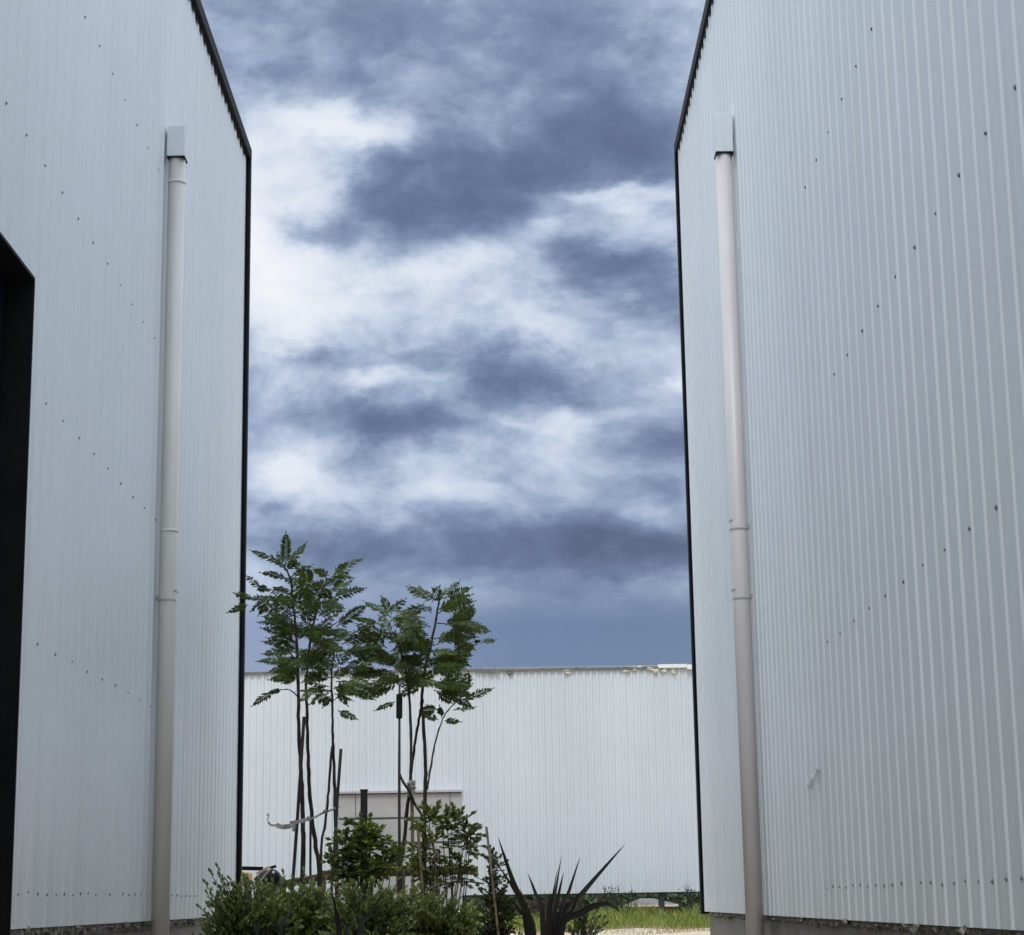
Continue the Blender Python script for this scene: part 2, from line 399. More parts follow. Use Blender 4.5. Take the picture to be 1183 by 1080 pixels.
CORNER = 16.45; EAVE = EYE+6.44
def side_warehouse(side, X0, label, zb, opening):
    s = -1 if side == 'L' else 1           # the wall looks towards -s
    root = thing('warehouse_building', (X0, 8.0, 0), label, 'warehouse')
    XW = X0
    def place(a, o, z): return (XW-s*o, a, z)
    m = MB()
    if opening:
        y0, y1, zt = opening
        ribbed(m, -4.0, y0, zb, EAVE, place, .0055); ribbed(m, y0, y1, zt, EAVE, place, .0055); ribbed(m, y1, CORNER, zb, EAVE, place, .0055)
    else:
        ribbed(m, -4.0, CORNER, zb, EAVE, place)
    XB = XW+s*9.0
    wall = m.build('wall', 'white_cladding', root)
    m = MB()
    def place_b(a, o, z): return (XB+s*o, a, z)
    ribbed(m, -4.0, CORNER, zb, EAVE, place_b); m.build('rear_wall', 'white_cladding', root)
    lo, hi = sorted((XW+s*.01, XB-s*.01))
    for ye, sg in ((CORNER-.03, 1), (-3.97, -1)):
        m = MB(); ribbed(m, lo, hi, zb, EAVE, lambda a, o, z: (a, ye+sg*o, z)); m.build('end_wall', 'white_cladding', root)
    # roof: two shallow slopes with an overhang of a hand's width
    m = MB(); ridge = (XW+XB)/2
    for xa in (XW, XB):
        sg = 1 if xa < ridge else -1
        e = xa-sg*.02
        vs = [(e, -4.06, EAVE+.075), (e, CORNER+.02, EAVE+.075), (ridge, CORNER+.02, EAVE+.75), (ridge, -4.06, EAVE+.75)]
        m.add(vs+[(x, y, z+.03) for x, y, z in vs], [(0, 1, 2, 3), (7, 6, 5, 4), (0, 4, 5, 1), (1, 5, 6, 2), (3, 2, 6, 7), (0, 3, 7, 4)])
    m.build('roof', 'roof_sheet', root)
    m = MB()
    m.box((XW-s*(.040 if s < 0 else .028), -4.05, EAVE-.04), (XW+s*.02, CORNER+.03, EAVE+.065))
    m.build('eave_trim', 'black_trim', root, bevel=.004)
    m = MB()
    m.box((XW-s*(.040 if s < 0 else .030), CORNER-.05, zb-.02), (XW-s*.0165, CORNER+.022, EAVE-.042))
    m.box((XW-s*.0163, CORNER+.004, zb-.02), (XW+s*.12, CORNER+.022, EAVE-.042))
    m.build('corner_trim', 'black_trim', root)
    m = MB(); k = int(-3.9/PITCH_R); xo = XW-s*.012       # added black teeth standing in for the shadow gaps under the eave
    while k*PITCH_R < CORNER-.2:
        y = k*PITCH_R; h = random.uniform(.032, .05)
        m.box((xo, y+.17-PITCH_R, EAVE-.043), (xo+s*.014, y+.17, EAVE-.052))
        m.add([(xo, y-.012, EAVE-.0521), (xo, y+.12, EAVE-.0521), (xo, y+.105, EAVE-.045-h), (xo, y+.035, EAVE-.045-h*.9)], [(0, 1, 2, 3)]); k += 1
    m.build('eave_shadow_teeth', 'black_trim', root)
    # block plinth under the sheeting, set back
    m = MB()
    segs = [(-4.0, CORNER-.12)] if not opening else [(-4.0, opening[0]), (opening[1], CORNER-.12)]
    for a, b in segs: m.box((XW+s*.03, a, -.4), (XW+s*.25, b, zb+.12))
    m.build('plinth', 'blockwork', root)
    # ragged closure strip along the bottom edge
    y = 5.5 if not opening else opening[1]+.05; top = []; bot = []
    while y < 16.0:
        hh = random.uniform(.012, .03) if random.random() < .75 else random.uniform(.03, .05)
        top.append((XW+s*.022, y, zb+.03)); bot.append((XW+s*random.uniform(-.004, .02), y, zb-hh)); y += random.uniform(.03, .09)
    m = MB(); n = len(top); m.add(top+bot+[(x+s*.018, y_, z) for x, y_, z in top+bot], [f for i in range(n-1) for f in ((i, i+1, n+i+1, n+i), (2*n+i+1, 2*n+i, 3*n+i, 3*n+i+1), (n+i, n+i+1, 3*n+i+1, 3*n+i))])
    tag(m.build('closure_strip', 'foam_dark', root), label='ragged dark closure strip under the sheeting edge')
    for y in ((7.1, 7.9, 8.15, 9.6, 11.0, 14.6) if not opening else (9.3, 10.4, 11.7, 14.2)):
        m = MB(); crumb(m, (XW+s*.005, y, zb-.012), (.02, random.uniform(.03, .07), random.uniform(.012, .022))); m.build('foam_lump', 'foam_dark', root)
    # dark inside so nothing shines through
    m = MB(); m.box((XW+s*.9, -3.8, 0.1), (XW+s*8.8, CORNER-.2, EAVE-.1))
    m.build('inner_lining', 'dark_interior', root)
    return root, wall, s, XW
def add_screws(root, s, X, spec, first=[None]):
    for z, y0, y1, step in spec:
        k = math.ceil((y0-.138)/PITCH_R)
        while k*PITCH_R+.138 < y1:
            y = k*PITCH_R+.150; k += step
            if random.random() < .05: continue
            if first[0] is None:
                m = MB(); m.tube([(0, 0, 0), (.002, 0, 0)], .0095, 8); m.tube([(.002, 0, 0), (.006, 0, 0)], .0055, 6)
                o = m.build('screw', 'screw_metal', root); o.data.transform(Matrix.Translation(root.location)); first[0] = o
            else:
                o = first[0].copy(); COL.objects.link(o); o.parent = root
            o.location = Vector((X-s*((DEPTH if s > 0 else .0055)*.97), y+random.uniform(-.005, .005), z+random.uniform(-.006, .006)))-root.location
            o.rotation_euler = (0, 0, math.pi if s > 0 else 0); q_ = random.uniform(.7, 1.05); o.scale = (1, q_, q_)
def downpipe(root, s, X, Yp, ztop, zbox, m_pipe, rings, marks):
    xc = X-s*(DEPTH+.066); r = .056
    m = MB(); m.tube([(xc, Yp, 0), (xc, Yp, ztop)], r, 24)
    p = m.build('downpipe', m_pipe, root, smooth=True)
    for pl in p.data.polygons:
        if abs(pl.normal.z) > .9: pl.use_smooth = False
    m = MB(); m.box((xc-.0585, Yp-.06, ztop-.012), (xc+.0585, Yp+.06, zbox))
    m.box((X-s*.012, Yp-.05, zbox-.15), (xc+s*.0575, Yp+.05, zbox-.03))
    m.build('outlet_box', 'white_cladding', p, bevel=.004)
    m = MB(); m.box((xc-.060, Yp-.062, ztop-.022), (xc+.060, Yp+.062, ztop-.0125))  # black band in place of the shadow line beneath the outlet box
    m.build('box_shadow_line', 'black_trim', p)
    for z in rings:
        m = MB(); m.tube([(xc, Yp, z-.009), (xc, Yp, z+.009)], r+.003, 24)
        m.build('joint_ring', 'pipe_ring', p, smooth=True)
    for z in marks:
        m = MB(); m.tube([(xc, Yp, z-.006), (xc, Yp, z+.006)], r+.002, 24)
        for dy in (-.03, .03): m.tube([(xc-s*.045, Yp+dy, z+.06), (xc-s*.062, Yp+dy*1.05, z+.06)], .006, 6)
        m.bar((xc+s*.05, Yp, z+.02), (X-s*.005, Yp, z+.02), .03, .03)
        m.build('bracket', 'pipe_mark', p)

XL, XR = -2.2, 1.6
ZBL, ZBR = EYE-.095, EYE-.118
LW, LWW, sl, _ = side_warehouse('L', XL, 'white ribbed metal warehouse with a big black doorway and a beige downpipe', ZBL, (5.3, 8.915, EYE+2.885))
add_screws(LW, sl, XL, [(EYE+.06, 9.0, 14.2, 1), (EYE+1.21, 9.1, 12.3, 2), (EYE+2.38, 9.1, 12.3, 2), (EYE+3.52, 8.2, 12.4, 2), (EYE+4.66, 9.7, 12.4, 2)])
downpipe(LW, sl, XL, 12.42, EYE+4.86, EYE+5.06, 'pipe_beige', [EYE+4.68, EYE+2.33], [EYE+1.88])
RW, RWW, sr, _ = side_warehouse('R', XR, 'white ribbed metal warehouse with a pinkish grey downpipe and no doorway', ZBR, None)
add_screws(RW, sr, XR, [(EYE+.035, 5.9, 10.2, 1), (EYE+1.209, 5.8, 9.8, 2), (EYE+2.409, 5.6, 9.2, 2), (EYE+3.567, 7.2, 9.7, 2)])
downpipe(RW, sr, XR, 12.50, EYE+4.87, EYE+5.13, 'pipe_pink', [], [EYE+2.3, EYE+1.85])
# black sliding door in the left warehouse
m = MB()
m.box((XL-.10, 5.2, .15), (XL-.16, 9.1, EYE+1.22)); m.box((XL-.112, 5.2, EYE+1.225), (XL-.16, 9.2, EYE+3.1))
m.box((XL-.104, 5.2, EYE+.30), (XL-.0995, 9.2, EYE+.312))
d = m.build('door', 'black_door', LW)
m = MB(); m.box((XL-.0985, 8.77, EYE+.0), (XL-.085, 8.80, EYE+.02)); m.build('latch', 'chrome_dot', d)
m = MB()
m.box((XL-.17, 8.915, .1), (XL+.016, 8.93, EYE+2.900)); m.box((XL-.17, 5.28, EYE+2.885), (XL+.016, 8.914, EYE+2.900))
m.box((XL-.17, 5.28, .1), (XL+.016, 5.3, EYE+2.884))
m.build('door_frame', 'black_trim', LW)
# the knock in the right wall
m = MB()
p = atX(936, 908, XR); q = atX(947, 890, XR)
for k in range(5):
    t = k/4; c = p.lerp(q, t)
    crumb(m, (XR-DEPTH-.001, c.y, c.z), (.004, random.uniform(.02, .05), random.uniform(.006, .016)))
tag(m.build('dent', 'scuff', RW), label='scuffed dent with white scratches in the sheeting')
m = MB(); a = atX(943, 892, XR); b = atX(941, 1010, XR)
m.bar((XR-DEPTH-.001, a.y, EYE-.05), (XR-DEPTH-.001, a.y, EYE+.62), .004, .012)
m.build('sheet_lap', 'white_cladding', RW)

# ------------------------------------------------------------------ the shed across the end
YF = 55.0; FX0, FX1 = -17.0, 15.0
FZB = at(675, 1032, YF).z; FZT = at(560, 775, YF).z
def far_shed():
    root = thing('warehouse_building', (0, YF, hgt(0, YF)), 'long white ribbed shed closing the end of the alley, with a beige panel door', 'warehouse')
    dA = at(391, 1033, YF); dB = at(533, 911, YF)
    m = MB(); place = lambda a, o, z: (a, YF-o, z)
    ribbed(m, FX0, FX1, FZB, FZT, place, .034, PROF_F)
    m.build('wall', 'far_cladding', root); m = MB()
    ribbed(m, FX0, FX1, FZB, FZT, lambda a, o, z: (a, YF+22+o, z))
    m.build('rear_wall', 'far_cladding', root)
    for xa in (FX0, FX1):
        m = MB(); ribbed(m, YF, YF+22, FZB, FZT, lambda a, o, z: (xa, a, z)); m.build('end_wall', 'far_cladding', root)
    m = MB()
    v = [(FX0, YF-.05, FZT+.03), (FX1, YF-.05, FZT+.03), (FX1, YF+11, FZT+.9), (FX0, YF+11, FZT+.9), (FX1, YF+22.05, FZT+.03), (FX0, YF+22.05, FZT+.03)]
    n = len(v); v += [(x, y, z+.05) for x, y, z in v]
    m.add(v, [(3, 2, 1, 0), (5, 4, 2, 3), (6, 7, 8, 9), (9, 8, 10, 11), (0, 1, 7, 6), (4, 5, 11, 10)])
    rf = m.build('roof', 'roof_sheet', root)
    # bent grey flashing along the top edge
    m = MB(); x = FX0; z = 0
    xw = at(758, 770, YF).x
    while x < xw:
        L = min(random.uniform(.7, 1.6), xw-x); z2 = random.uniform(-.012, .012)
        m.bar((x, YF-.06, FZT+.02+z), (x+L, YF-.06, FZT+.02+z2), .05, .07); x += L; z = z2
    # a kinked length
    k = at(574, 772, YF)
    m.bar((k.x-.55, YF-.09, FZT+.0), (k.x+.05, YF-.10, FZT-.05), .03, .05)
    tag(m.build('roof_flashing', 'flashing_grey', root), label='dark bent flashing along the roof edge')
    m = MB()
    a, b = at(760, 767, YF), at(793, 770, YF)
    m.box((a.x, YF-.11, FZT+.0), (b.x, YF-.02, FZT+.10)); m.box((b.x+.005, YF-.13, FZT-.05), (b.x+3.5, YF-.02, FZT+.08))
    tag(m.build('roof_flashing', 'flashing_white', root), label='white flashing at the right end of the roof edge')
    # leftover foam under the flashing
    for (px, py, n) in ((586, 776, 3), (655, 775, 3), (658, 779, 2), (724, 775, 4), (733, 772, 3), (750, 773, 4), (757, 775, 4), (768, 774, 4), (780, 775, 3), (740, 771, 2)):
        m = MB()
        for _ in range(n):
            c = at(px+random.uniform(-3, 3), py+random.uniform(-2, 2), YF-.06)
            crumb(m, c, (random.uniform(.03, .09), .03, random.uniform(.02, .055)))
        m.build('foam_lump', 'foam_yellow' if px > 600 else 'foam_dark', root)
    # panel door
    m = MB(); zb = hgt(-4, YF)-.1
    zs = [zb] + [at(460, y, YF).z for y in (1003, 974, 945.5, 916)]
    for z0, z1 in zip(zs[:-1], zs[1:]): m.box((dA.x, YF-.075, z0+.03), (dB.x, YF-.045, z1-.03))
    dr = m.build('door', 'door_beige', root, bevel=.008)
    m = MB(); m.box((dA.x+.01, YF-.05, zb), (dB.x-.01, YF-.03, zs[-1]))
    for px in (411, 520):
        xx = at(px, 930, YF).x; m.box((xx-.012, YF-.0785, zs[-2]+.032), (xx+.012, YF-.0752, zs[-1]-.032))
    m.build('seam', 'door_seam', dr)
    m = MB(); m.box((dA.x-.06, YF-.16, zs[-1]-.005), (dB.x+.02, YF-.03, zs[-1]+.05))
    m.build('lintel', 'door_beige', root)
    # columns carrying the raised sheeting
    for px in (764, 640, 300):
        c = at(px, 1036, YF+.15)
        m = MB(); m.box((c.x-.08, YF+.07, hgt(c.x, YF)-.2), (c.x+.08, YF+.23, FZB+1.0)); m.build('column', 'column_paint', root)
    for x in (FX0+.2, FX1-.2, 9.4):
        for yy in (YF+.1, YF+21.8):
            m = MB(); m.box((x-.08, yy-.08, hgt(x, yy)-.4), (x+.08, yy+.08, FZB+1.0)); m.build('column', 'column_paint', root)
    m = MB(); m.box((FX0+.1, YF+.08, FZB+.02), (FX1-.1, YF+.2, FZB+.16)); m.build('girt', 'column_paint', root)
far_shed()

# ------------------------------------------------------------------ leaves
def frame(d, up):
    d = d.normalized(); s = d.cross(up)
    if s.length < 1e-4: s = d.cross(Vector((1, 0, 0)))
    s.normalize(); return d, s, s.cross(d)
def leaf(m, p, d, nrm, L, Wd, mi=0, fold=.15):
    d, s, n = frame(d, nrm)
    m.add([p, p+d*L*.45+s*Wd/2+n*Wd*fold, p+d*L, p+d*L*.45-s*Wd/2+n*Wd*fold], [(0, 1, 2), (0, 2, 3)], mi)
def feather(m, a, b, width, droop=.12, roll=None, pairs=None, mi=0):
    """a compound leaf from a to b: thin rachis with pairs of narrow leaflets"""
    a, b = Vector(a), Vector(b); L = (b-a).length; d = (b-a).normalized()
    side = Vector((0, 0, 1)).cross(d)
    side = side.normalized() if side.length > .05 else Vector((1, 0, 0))
    inpl = d.cross(Vector((0, -1, 0))).normalized() if abs(d.y) < .95 else side
    if roll is None: roll = random.uniform(.25, .95)
    s = (inpl*(roll if inpl.dot(side) >= 0 else -roll)+side*(1-roll)).normalized()
    n = s.cross(d).normalized()
    if n.z < 0: n = -n
    pairs = pairs or max(13, int(L/.0105))
    def P(t): return a+(b-a)*t + n*(L*droop*(math.sin(math.pi*t*.9)))
    pts = [P(t/6) for t in range(7)]
    m.tube(pts, [.0035*(1-.7*i/6)+.0006 for i in range(7)], 4, 0, cap=False)
    for k in range(pairs):
        t = .10+.9*(k+.5)/pairs
        p = P(t); dd = (P(min(1, t+.03))-P(t-.03)).normalized()
        w = width/2*(math.sin(math.pi*min(1, .12+.88*t)**.8)**.6)*random.uniform(.85, 1.1)
        for sg in (-1, 1):
            ld = (s*sg+dd*random.uniform(.55, 1.05)-n*random.uniform(.0, .7)).normalized()
            if random.random() > .06: leaf(m, p, ld, n+Vector((random.uniform(-.5, .5), random.uniform(-.5, .5), 0)), w*random.uniform(.95, 1.25), random.uniform(.0125, .0175), mi, .05)
    leaf(m, P(1), d, n, .03, .012, mi)

class Jit:                                    # a tree keeps its own depth plus some spread
    def __init__(s, Y, spread): s.Y, s.sp = Y, spread
    def __call__(s, x, y, j=None):
        return at(x, y, s.Y+(random.uniform(-s.sp, s.sp) if j is None else j))
def smooth_path(pts, n=6):
    out = []
    for i in range(len(pts)-1):
        p0, p1, p2, p3 = pts[max(i-1, 0)], pts[i], pts[i+1], pts[min(i+2, len(pts)-1)]
        for k in range(n):
            t = k/n
            out.append(.5*((2*p1)+(p2-p0)*t+(2*p0-5*p1+4*p2-p3)*t*t+(3*p1-p0-3*p2+p3)*t**3))
    return out+[pts[-1]]
def stem(m, J, pix, r0, r1, ground=True, dy=0.0):
    pts = [J(x, y, dy+.05*math.sin(i*1.3)) for i, (x, y) in enumerate(pix)]
    if ground:
        b = pts[0].copy(); b.z = hgt(b.x, b.y)-.1; b.x += random.uniform(-.03, .03); pts.insert(0, b)
    pts = smooth_path(pts)
    pts = [p+Vector((random.uniform(-.003, .003), random.uniform(-.003, .003), 0)) for p in pts]
    n = len(pts); m.tube(pts, [r0+(r1-r0)*i/(n-1)+random.uniform(-.0012, .0012) for i in range(n)], 7)
def crown(m, J, feats, fills, Wpx=17):
    for a, b, *o in feats:
        j = random.uniform(-.22, .22)
        A = J(*a, j); B = J(*b, j+random.uniform(-.10, .10))
        feather(m, A, B, (o[0] if o else Wpx)/F_PX*J.Y, random.uniform(.03, .12))
    for (cx, cy, rx, ry, n, ang, spread) in fills:
        for _ in range(int(n*1.15)):
            while True:
                u, v = random.uniform(-1, 1), random.uniform(-1, 1)
                if u*u+v*v < 1: break
            x, y = cx+u*rx, cy+v*ry
            # leaves point outwards from the stem
            base = ang if u >= 0 else math.pi-ang
            th = base+random.uniform(-spread, spread); Lp = random.uniform(20, 42)
            j = random.uniform(-J.sp, J.sp)
            A = J(x, y, j*.6); B = J(x+math.cos(th)*Lp, y-math.sin(th)*Lp, j*1.5)
            feather(m, A, B, Wpx/F_PX*J.Y, random.uniform(.03, .16))
def C1(L):  # from zoom 260,610 scale 4.91
    return [((260+a/4.91, 610+b/4.91), (260+c/4.91, 610+d/4.91), *o) for a, b, c, d, *o in L]
def C2(L):  # from zoom 410,660 scale 5.4
    return [((410+a/5.4, 660+b/5.4), (410+c/5.4, 660+d/5.4), *o) for a, b, c, d, *o in L]
def tree(Y, sp, stems, twigs, feats, fills, label, Wpx=17, bark='bark_dark'):
    J = Jit(Y, sp)
    b = at(*stems[0][0][0], Y); b.z = hgt(b.x, b.y)
    root = thing('sapling_tree', b, label, 'tree', 'feathery saplings in the planting bed')
    for pix, r0, r1, g in stems:
        m = MB(); stem(m, J, pix, r0, r1, g); m.build('trunk', bark, root, smooth=True)
    for pix, r0, r1 in twigs:
        m = MB(); stem(m, J, pix, r0, r1, False, random.uniform(-.05, .05)); m.build('branch', bark, root, smooth=True)
    m = MB(); crown(m, J, feats, fills, Wpx)
    m.build('crown', 'feather_leaf', root)
    return root
# tree A: the tallest, against the left corner
tree(14.4, .30,
     [([(350, 1013), (350, 945), (348.5, 900), (345.5, 845), (344.3, 790), (343, 740), (339, 700), (336.5, 672), (329, 655)], .020, .006, True)],
     [([(338, 695), (320, 693), (300, 692), (285, 692)], .006, .003), ([(344, 770), (330, 745), (318, 728)], .006, .003), ([(344.5, 805), (335, 797), (325, 797), (310, 800)], .005, .003)],
     C1([(345, 205, 345, 35, 19), (340, 215, 150, 133, 17), (350, 220, 458, 88, 17), (340, 240, 300, 150), (350, 240, 400, 180), (350, 285, 208, 258, 14), (375, 275, 490, 215, 13),
         (445, 240, 430, 350, 12), (475, 225, 485, 300, 11), (320, 405, 110, 395, 16), (150, 400, 60, 372, 14), (130, 435, 20, 478, 13), (200, 345, 125, 275, 16), (270, 335, 355, 355, 14), (240, 330, 190, 350, 14),
         (320, 455, 200, 462, 16), (260, 400, 150, 470, 14), (250, 420, 195, 490, 12), (400, 560, 250, 480, 22), (390, 600, 215, 570, 15), (395, 645, 245, 628, 17), (400, 690, 280, 660, 17),
         (400, 700, 300, 700), (400, 745, 190, 757, 15), (410, 790, 320, 805), (400, 850, 258, 862, 16), (410, 830, 330, 880), (270, 930, 160, 1008, 14), (320, 915, 250, 935, 10), (400, 560, 300, 530), (400, 620, 470, 560), (405, 450, 470, 440), (400, 440, 420, 370)]),
     [(345, 740, 14, 50, 22, .25, .6), (347, 705, 10, 20, 6, .4, .6)],
     'tallest feathery sapling, its top leaves reaching across the left warehouse corner')
# tree B: fork to the right of A
tree(14.7, .30,
     [([(369.8, 1030), (365, 979), (359, 929), (356, 874), (354.5, 820), (354, 790), (358, 745), (366, 705), (374, 675)], .020, .006, True)],
     [([(366, 705), (380, 685), (400, 668)], .005, .003), ([(360, 740), (380, 725), (400, 712)], .005, .003)],
     C1([(575, 285, 503, 233, 13), (590, 270, 515, 240, 13), (610, 275, 785, 178, 19), (620, 260, 690, 200), (600, 280, 730, 285, 15), (620, 390, 768, 345, 17), (600, 370, 720, 300, 15), (570, 400, 538, 370, 13), (560, 450, 665, 470, 15),
         (630, 560, 795, 445, 22), (560, 310, 480, 330, 13), (570, 430, 640, 400), (520, 480, 480, 450), (500, 560, 420, 540), (540, 560, 640, 590), (590, 600, 700, 590), (480, 700, 560, 650), (470, 780, 560, 800), (450, 840, 500, 880), (540, 450, 610, 420), (530, 500, 590, 480), (560, 330, 600, 400)]),
     [(372, 690, 18, 20, 8, .3, .7), (362, 745, 18, 40, 16, .2, .7)],
     'feathery sapling with one forked leafy top, just right of the tallest one')
# tree C: lower crown
tree(14.2, .30,
     [([(389, 1006), (387.3, 937), (386.3, 890), (384.4, 850), (384.2, 815), (383, 780), (386, 750)], .016, .006, True),
      ([(370.5, 1004), (375.6, 952), (379.5, 913), (383.5, 862)], .011, .008, True)],
     [([(384, 810), (396, 800), (404, 786), (412, 775)], .004, .002), ([(384, 800), (372, 795)], .004, .002)],
     C1([(640, 640, 830, 560, 20), (660, 660, 835, 610, 20), (650, 720, 830, 685, 18), (650, 790, 835, 850, 18), (590, 935, 488, 995, 16), (620, 940, 722, 982, 16), (640, 1035, 742, 1082, 14), (590, 900, 478, 885, 16), (610, 850, 700, 800), (600, 800, 520, 780),
         (600, 950, 560, 1010, 13), (640, 930, 690, 1000, 12), (620, 720, 540, 700), (620, 900, 700, 925), (700, 690, 830, 760, 17), (690, 760, 800, 800, 16)]),
     [(388, 765, 28, 24, 15, .1, .6), (384, 790, 16, 10, 8, -.2, .5)],
     'shortest sapling of the left clump, with a double trunk and drooping lower leaves')
# tree D: left of the right pair
tree(14.5, .30,
     [([(462, 1022), (465.5, 982), (471, 929), (474, 902), (475, 867), (473.5, 815), (471, 790), (464, 755), (456, 728)], .018, .006, True)],
     [([(473, 800), (460, 790), (447, 783)], .005, .002), ([(470, 785), (455, 770), (438, 762)], .005, .002)],
     C2([(230, 290, 60, 195, 17), (230, 270, 170, 165, 16), (230, 255, 310, 180, 17), (220, 310, 320, 250, 16), (150, 325, -5, 293, 10), (230, 390, 155, 285, 20), (300, 415, 110, 390, 17), (200, 480, 20, 350, 22), (200, 530, 60, 500, 20), (150, 640, -20, 650, 19), (230, 620, 60, 660, 17),
         (280, 690, 20, 765, 20), (200, 710, 60, 790, 16), (250, 815, 132, 868, 13), (240, 730, 130, 790), (300, 560, 200, 540), (310, 620, 390, 570), (300, 500, 360, 450), (240, 340, 290, 300), (180, 420, 60, 400, 20), (320, 700, 400, 680)]),
     [(455, 755, 24, 36, 16, .15, .7), (466, 775, 14, 20, 8, .1, .7)],
     'feathery sapling beside the black sleeved stake, its crown leaning left')
# tree E: the full crown of the right pair
tree(14.6, .32,
     [([(490, 1027), (491, 920), (492, 884), (489.3, 836), (487, 808), (492, 770), (500, 735), (506, 700), (508, 690)], .018, .006, True),
      ([(474.5, 893), (479, 862), (485, 826), (488.5, 808)], .012, .009, False)],
     [([(493.5, 912), (501, 867), (510, 834), (520, 818), (533, 806)], .008, .003), ([(505, 720), (525, 722), (545, 730)], .005, .002), ([(535, 745), (548, 741), (560, 739)], .003, .0015), ([(496, 760), (480, 745), (468, 738)], .005, .002)],
     C2([(520, 195, 650, 68, 20), (560, 165, 718, 105, 15), (510, 180, 330, 100, 24), (450, 180, 345, 95, 18), (480, 195, 525, 100, 22), (540, 215, 738, 188, 15), (600, 300, 735, 240, 18), (710, 300, 738, 228, 15), (600, 320, 835, 372, 22), (600, 330, 725, 300, 17),
         (620, 350, 790, 350, 18), (600, 430, 738, 485, 17), (620, 470, 722, 522, 17), (750, 425, 770, 440, 10), (790, 445, 872, 430, 13), (560, 560, 675, 612, 18), (550, 600, 650, 660, 18), (560, 660, 625, 690, 16),
         (440, 290, 275, 290, 20), (440, 350, 285, 345, 18), (460, 400, 330, 420), (680, 760, 705, 638, 18), (670, 805, 855, 735, 17), (615, 865, 745, 848, 13), (560, 932, 650, 940, 10), (520, 925, 430, 890, 12), (540, 910, 530, 850, 11),
         (520, 860, 420, 865, 16), (540, 720, 640, 760, 16), (500, 700, 600, 740), (480, 640, 380, 660), (520, 760, 600, 820, 15), (560, 520, 680, 560), (480, 260, 400, 210), (520, 240, 600, 200)]),
     [(503, 725, 24, 30, 24, .2, .6), (495, 765, 24, 28, 20, -.05, .6), (500, 797, 18, 12, 9, -.1, .6)],
     'bushy crowned feathery sapling, rightmost of the row, with one low side branch')

# ------------------------------------------------------------------ stakes, ties, rail
def pole(name, Y, a, b, r, matn, label, cat, group=None, to_ground=True, rtop=None):
    A, B = at(*a, Y), at(*b, Y)
    if to_ground:
        d = (B-A); k = (A.z-hgt(A.x, A.y)+.25)/d.z; A = A-d*k
    pts = [A.lerp(B, i/8)+Vector((random.uniform(-.003, .003), 0, 0)) for i in range(9)]
    m = MB(); m.tube(pts, [r+(((rtop or r)-r)*i/8) for i in range(9)], 8)
    o = m.build(name, matn, smooth=False)
    return tag(o, label, cat, group)
GS = 'stakes propping the saplings'
pole('tree_stake', 14.25, (338.6, 1012), (351.2, 828), .012, 'stake_dark', 'dark stake leaning across the trunk of the tallest sapling', 'stake', GS)
pole('tree_stake', 14.9, (358.5, 1003), (358.3, 948), .009, 'stake_dark', 'short thin grey stake between the two tallest saplings', 'stake', GS)
pole('tree_stake', 14.05, (384.4, 1008), (394, 865), .011, 'stake_dark', 'dark stake leaning right, beside the double trunked sapling', 'stake', GS)
pole('tree_stake', 14.5, (477, 1027), (475.5, 905), .013, 'stake_pale', 'pale weathered stake bound to the sapling trunk above the round shrub', 'stake', GS)
pole('tree_stake', 13.62, (506, 1030), (499, 960), .007, 'stake_pale', 'short pale stake standing inside the round shrub', 'stake', GS)
pole('tree_stake', 13.55, (488, 1034), (483, 958), .010, 'stake_pale', 'thick tan stake at the left edge of the round shrub', 'stake', GS)
sv = thing('tree_stake', at(462, 1030, 14.1), 'tall thin dark pole with a thick black sleeve at its top', 'stake')
sv.location.z = hgt(sv.location.x, sv.location.y)
m = MB(); A = at(461.5, 1010, 14.1); A.z = sv.location.z-.1; m.tube([A, at(461.2, 900, 14.1), at(461.6, 790, 14.1)], [.011, .010, .007], 8); m.build('pole', 'stake_dark', sv, smooth=True)
m = MB(); m.tube([at(461.2, 830, 14.1), at(461.2, 828, 14.1), at(461.4, 803, 14.1), at(461.4, 801.5, 14.1)], [.019, .0225, .0225, .018], 12); m.build('sleeve', 'black_rubber', sv)
# crossing branch-stake
m = MB(); m.tube([at(461, 893, 14.35), at(466, 904, 14.35), at(472.5, 913, 14.35), at(478, 927, 14.4), at(487, 941, 14.45)], [.008, .010, .012, .011, .009], 7)
tag(m.build('cross_brace', 'stake_dark', smooth=True), 'dark crooked stick slung diagonally between the pole and the right sapling', 'stick')
def strip(m, pts, w, th=.004):
    for a, b in zip(pts[:-1], pts[1:]): m.bar(a, b, th, w)
m = MB()
Yt = 14.25
strip(m, [at(319, 953, Yt), at(326, 955.5, Yt), at(334, 954.5, Yt-.04), at(342, 953, Yt-.05)], .034)
strip(m, [at(335, 951, Yt), at(345, 949, Yt-.08), at(354, 947, Yt-.1)], .026)
strip(m, [at(354, 947, Yt-.1), at(364, 944, Yt-.06), at(375, 938, Yt), at(387, 934.5, Yt), at(393, 931, Yt)], .014)
for px, py in ((339, 951), (350, 948), (357, 946), (376, 938), (388, 934)):
    crumb(m, at(px, py, Yt), (.016, .03, .017))
strip(m, [at(341, 952, Yt-.05), at(340.5, 957, Yt-.05), at(338, 960, Yt-.05)], .02)
tag(m.build('tree_tie', 'tie_white'), 'off white cloth strip tied round the left clump of trunks, one end loose', 'tie')
m = MB(); strip(m, [at(308.6, 940, Yt), at(310.5, 942.5, Yt), at(309, 946, Yt), at(310, 950, Yt), at(313, 953.5, Yt), at(319, 953.2, Yt)], .014)
m2 = tag(m.build('tie_tail', 'tie_white'), 'curled loose end of cloth hanging left of the sapling trunks', 'tie')
m = MB()
for px, py in ((475, 905), (476, 910), (474, 915)): crumb(m, at(px, py, 14.45), (.03, .04, .03))
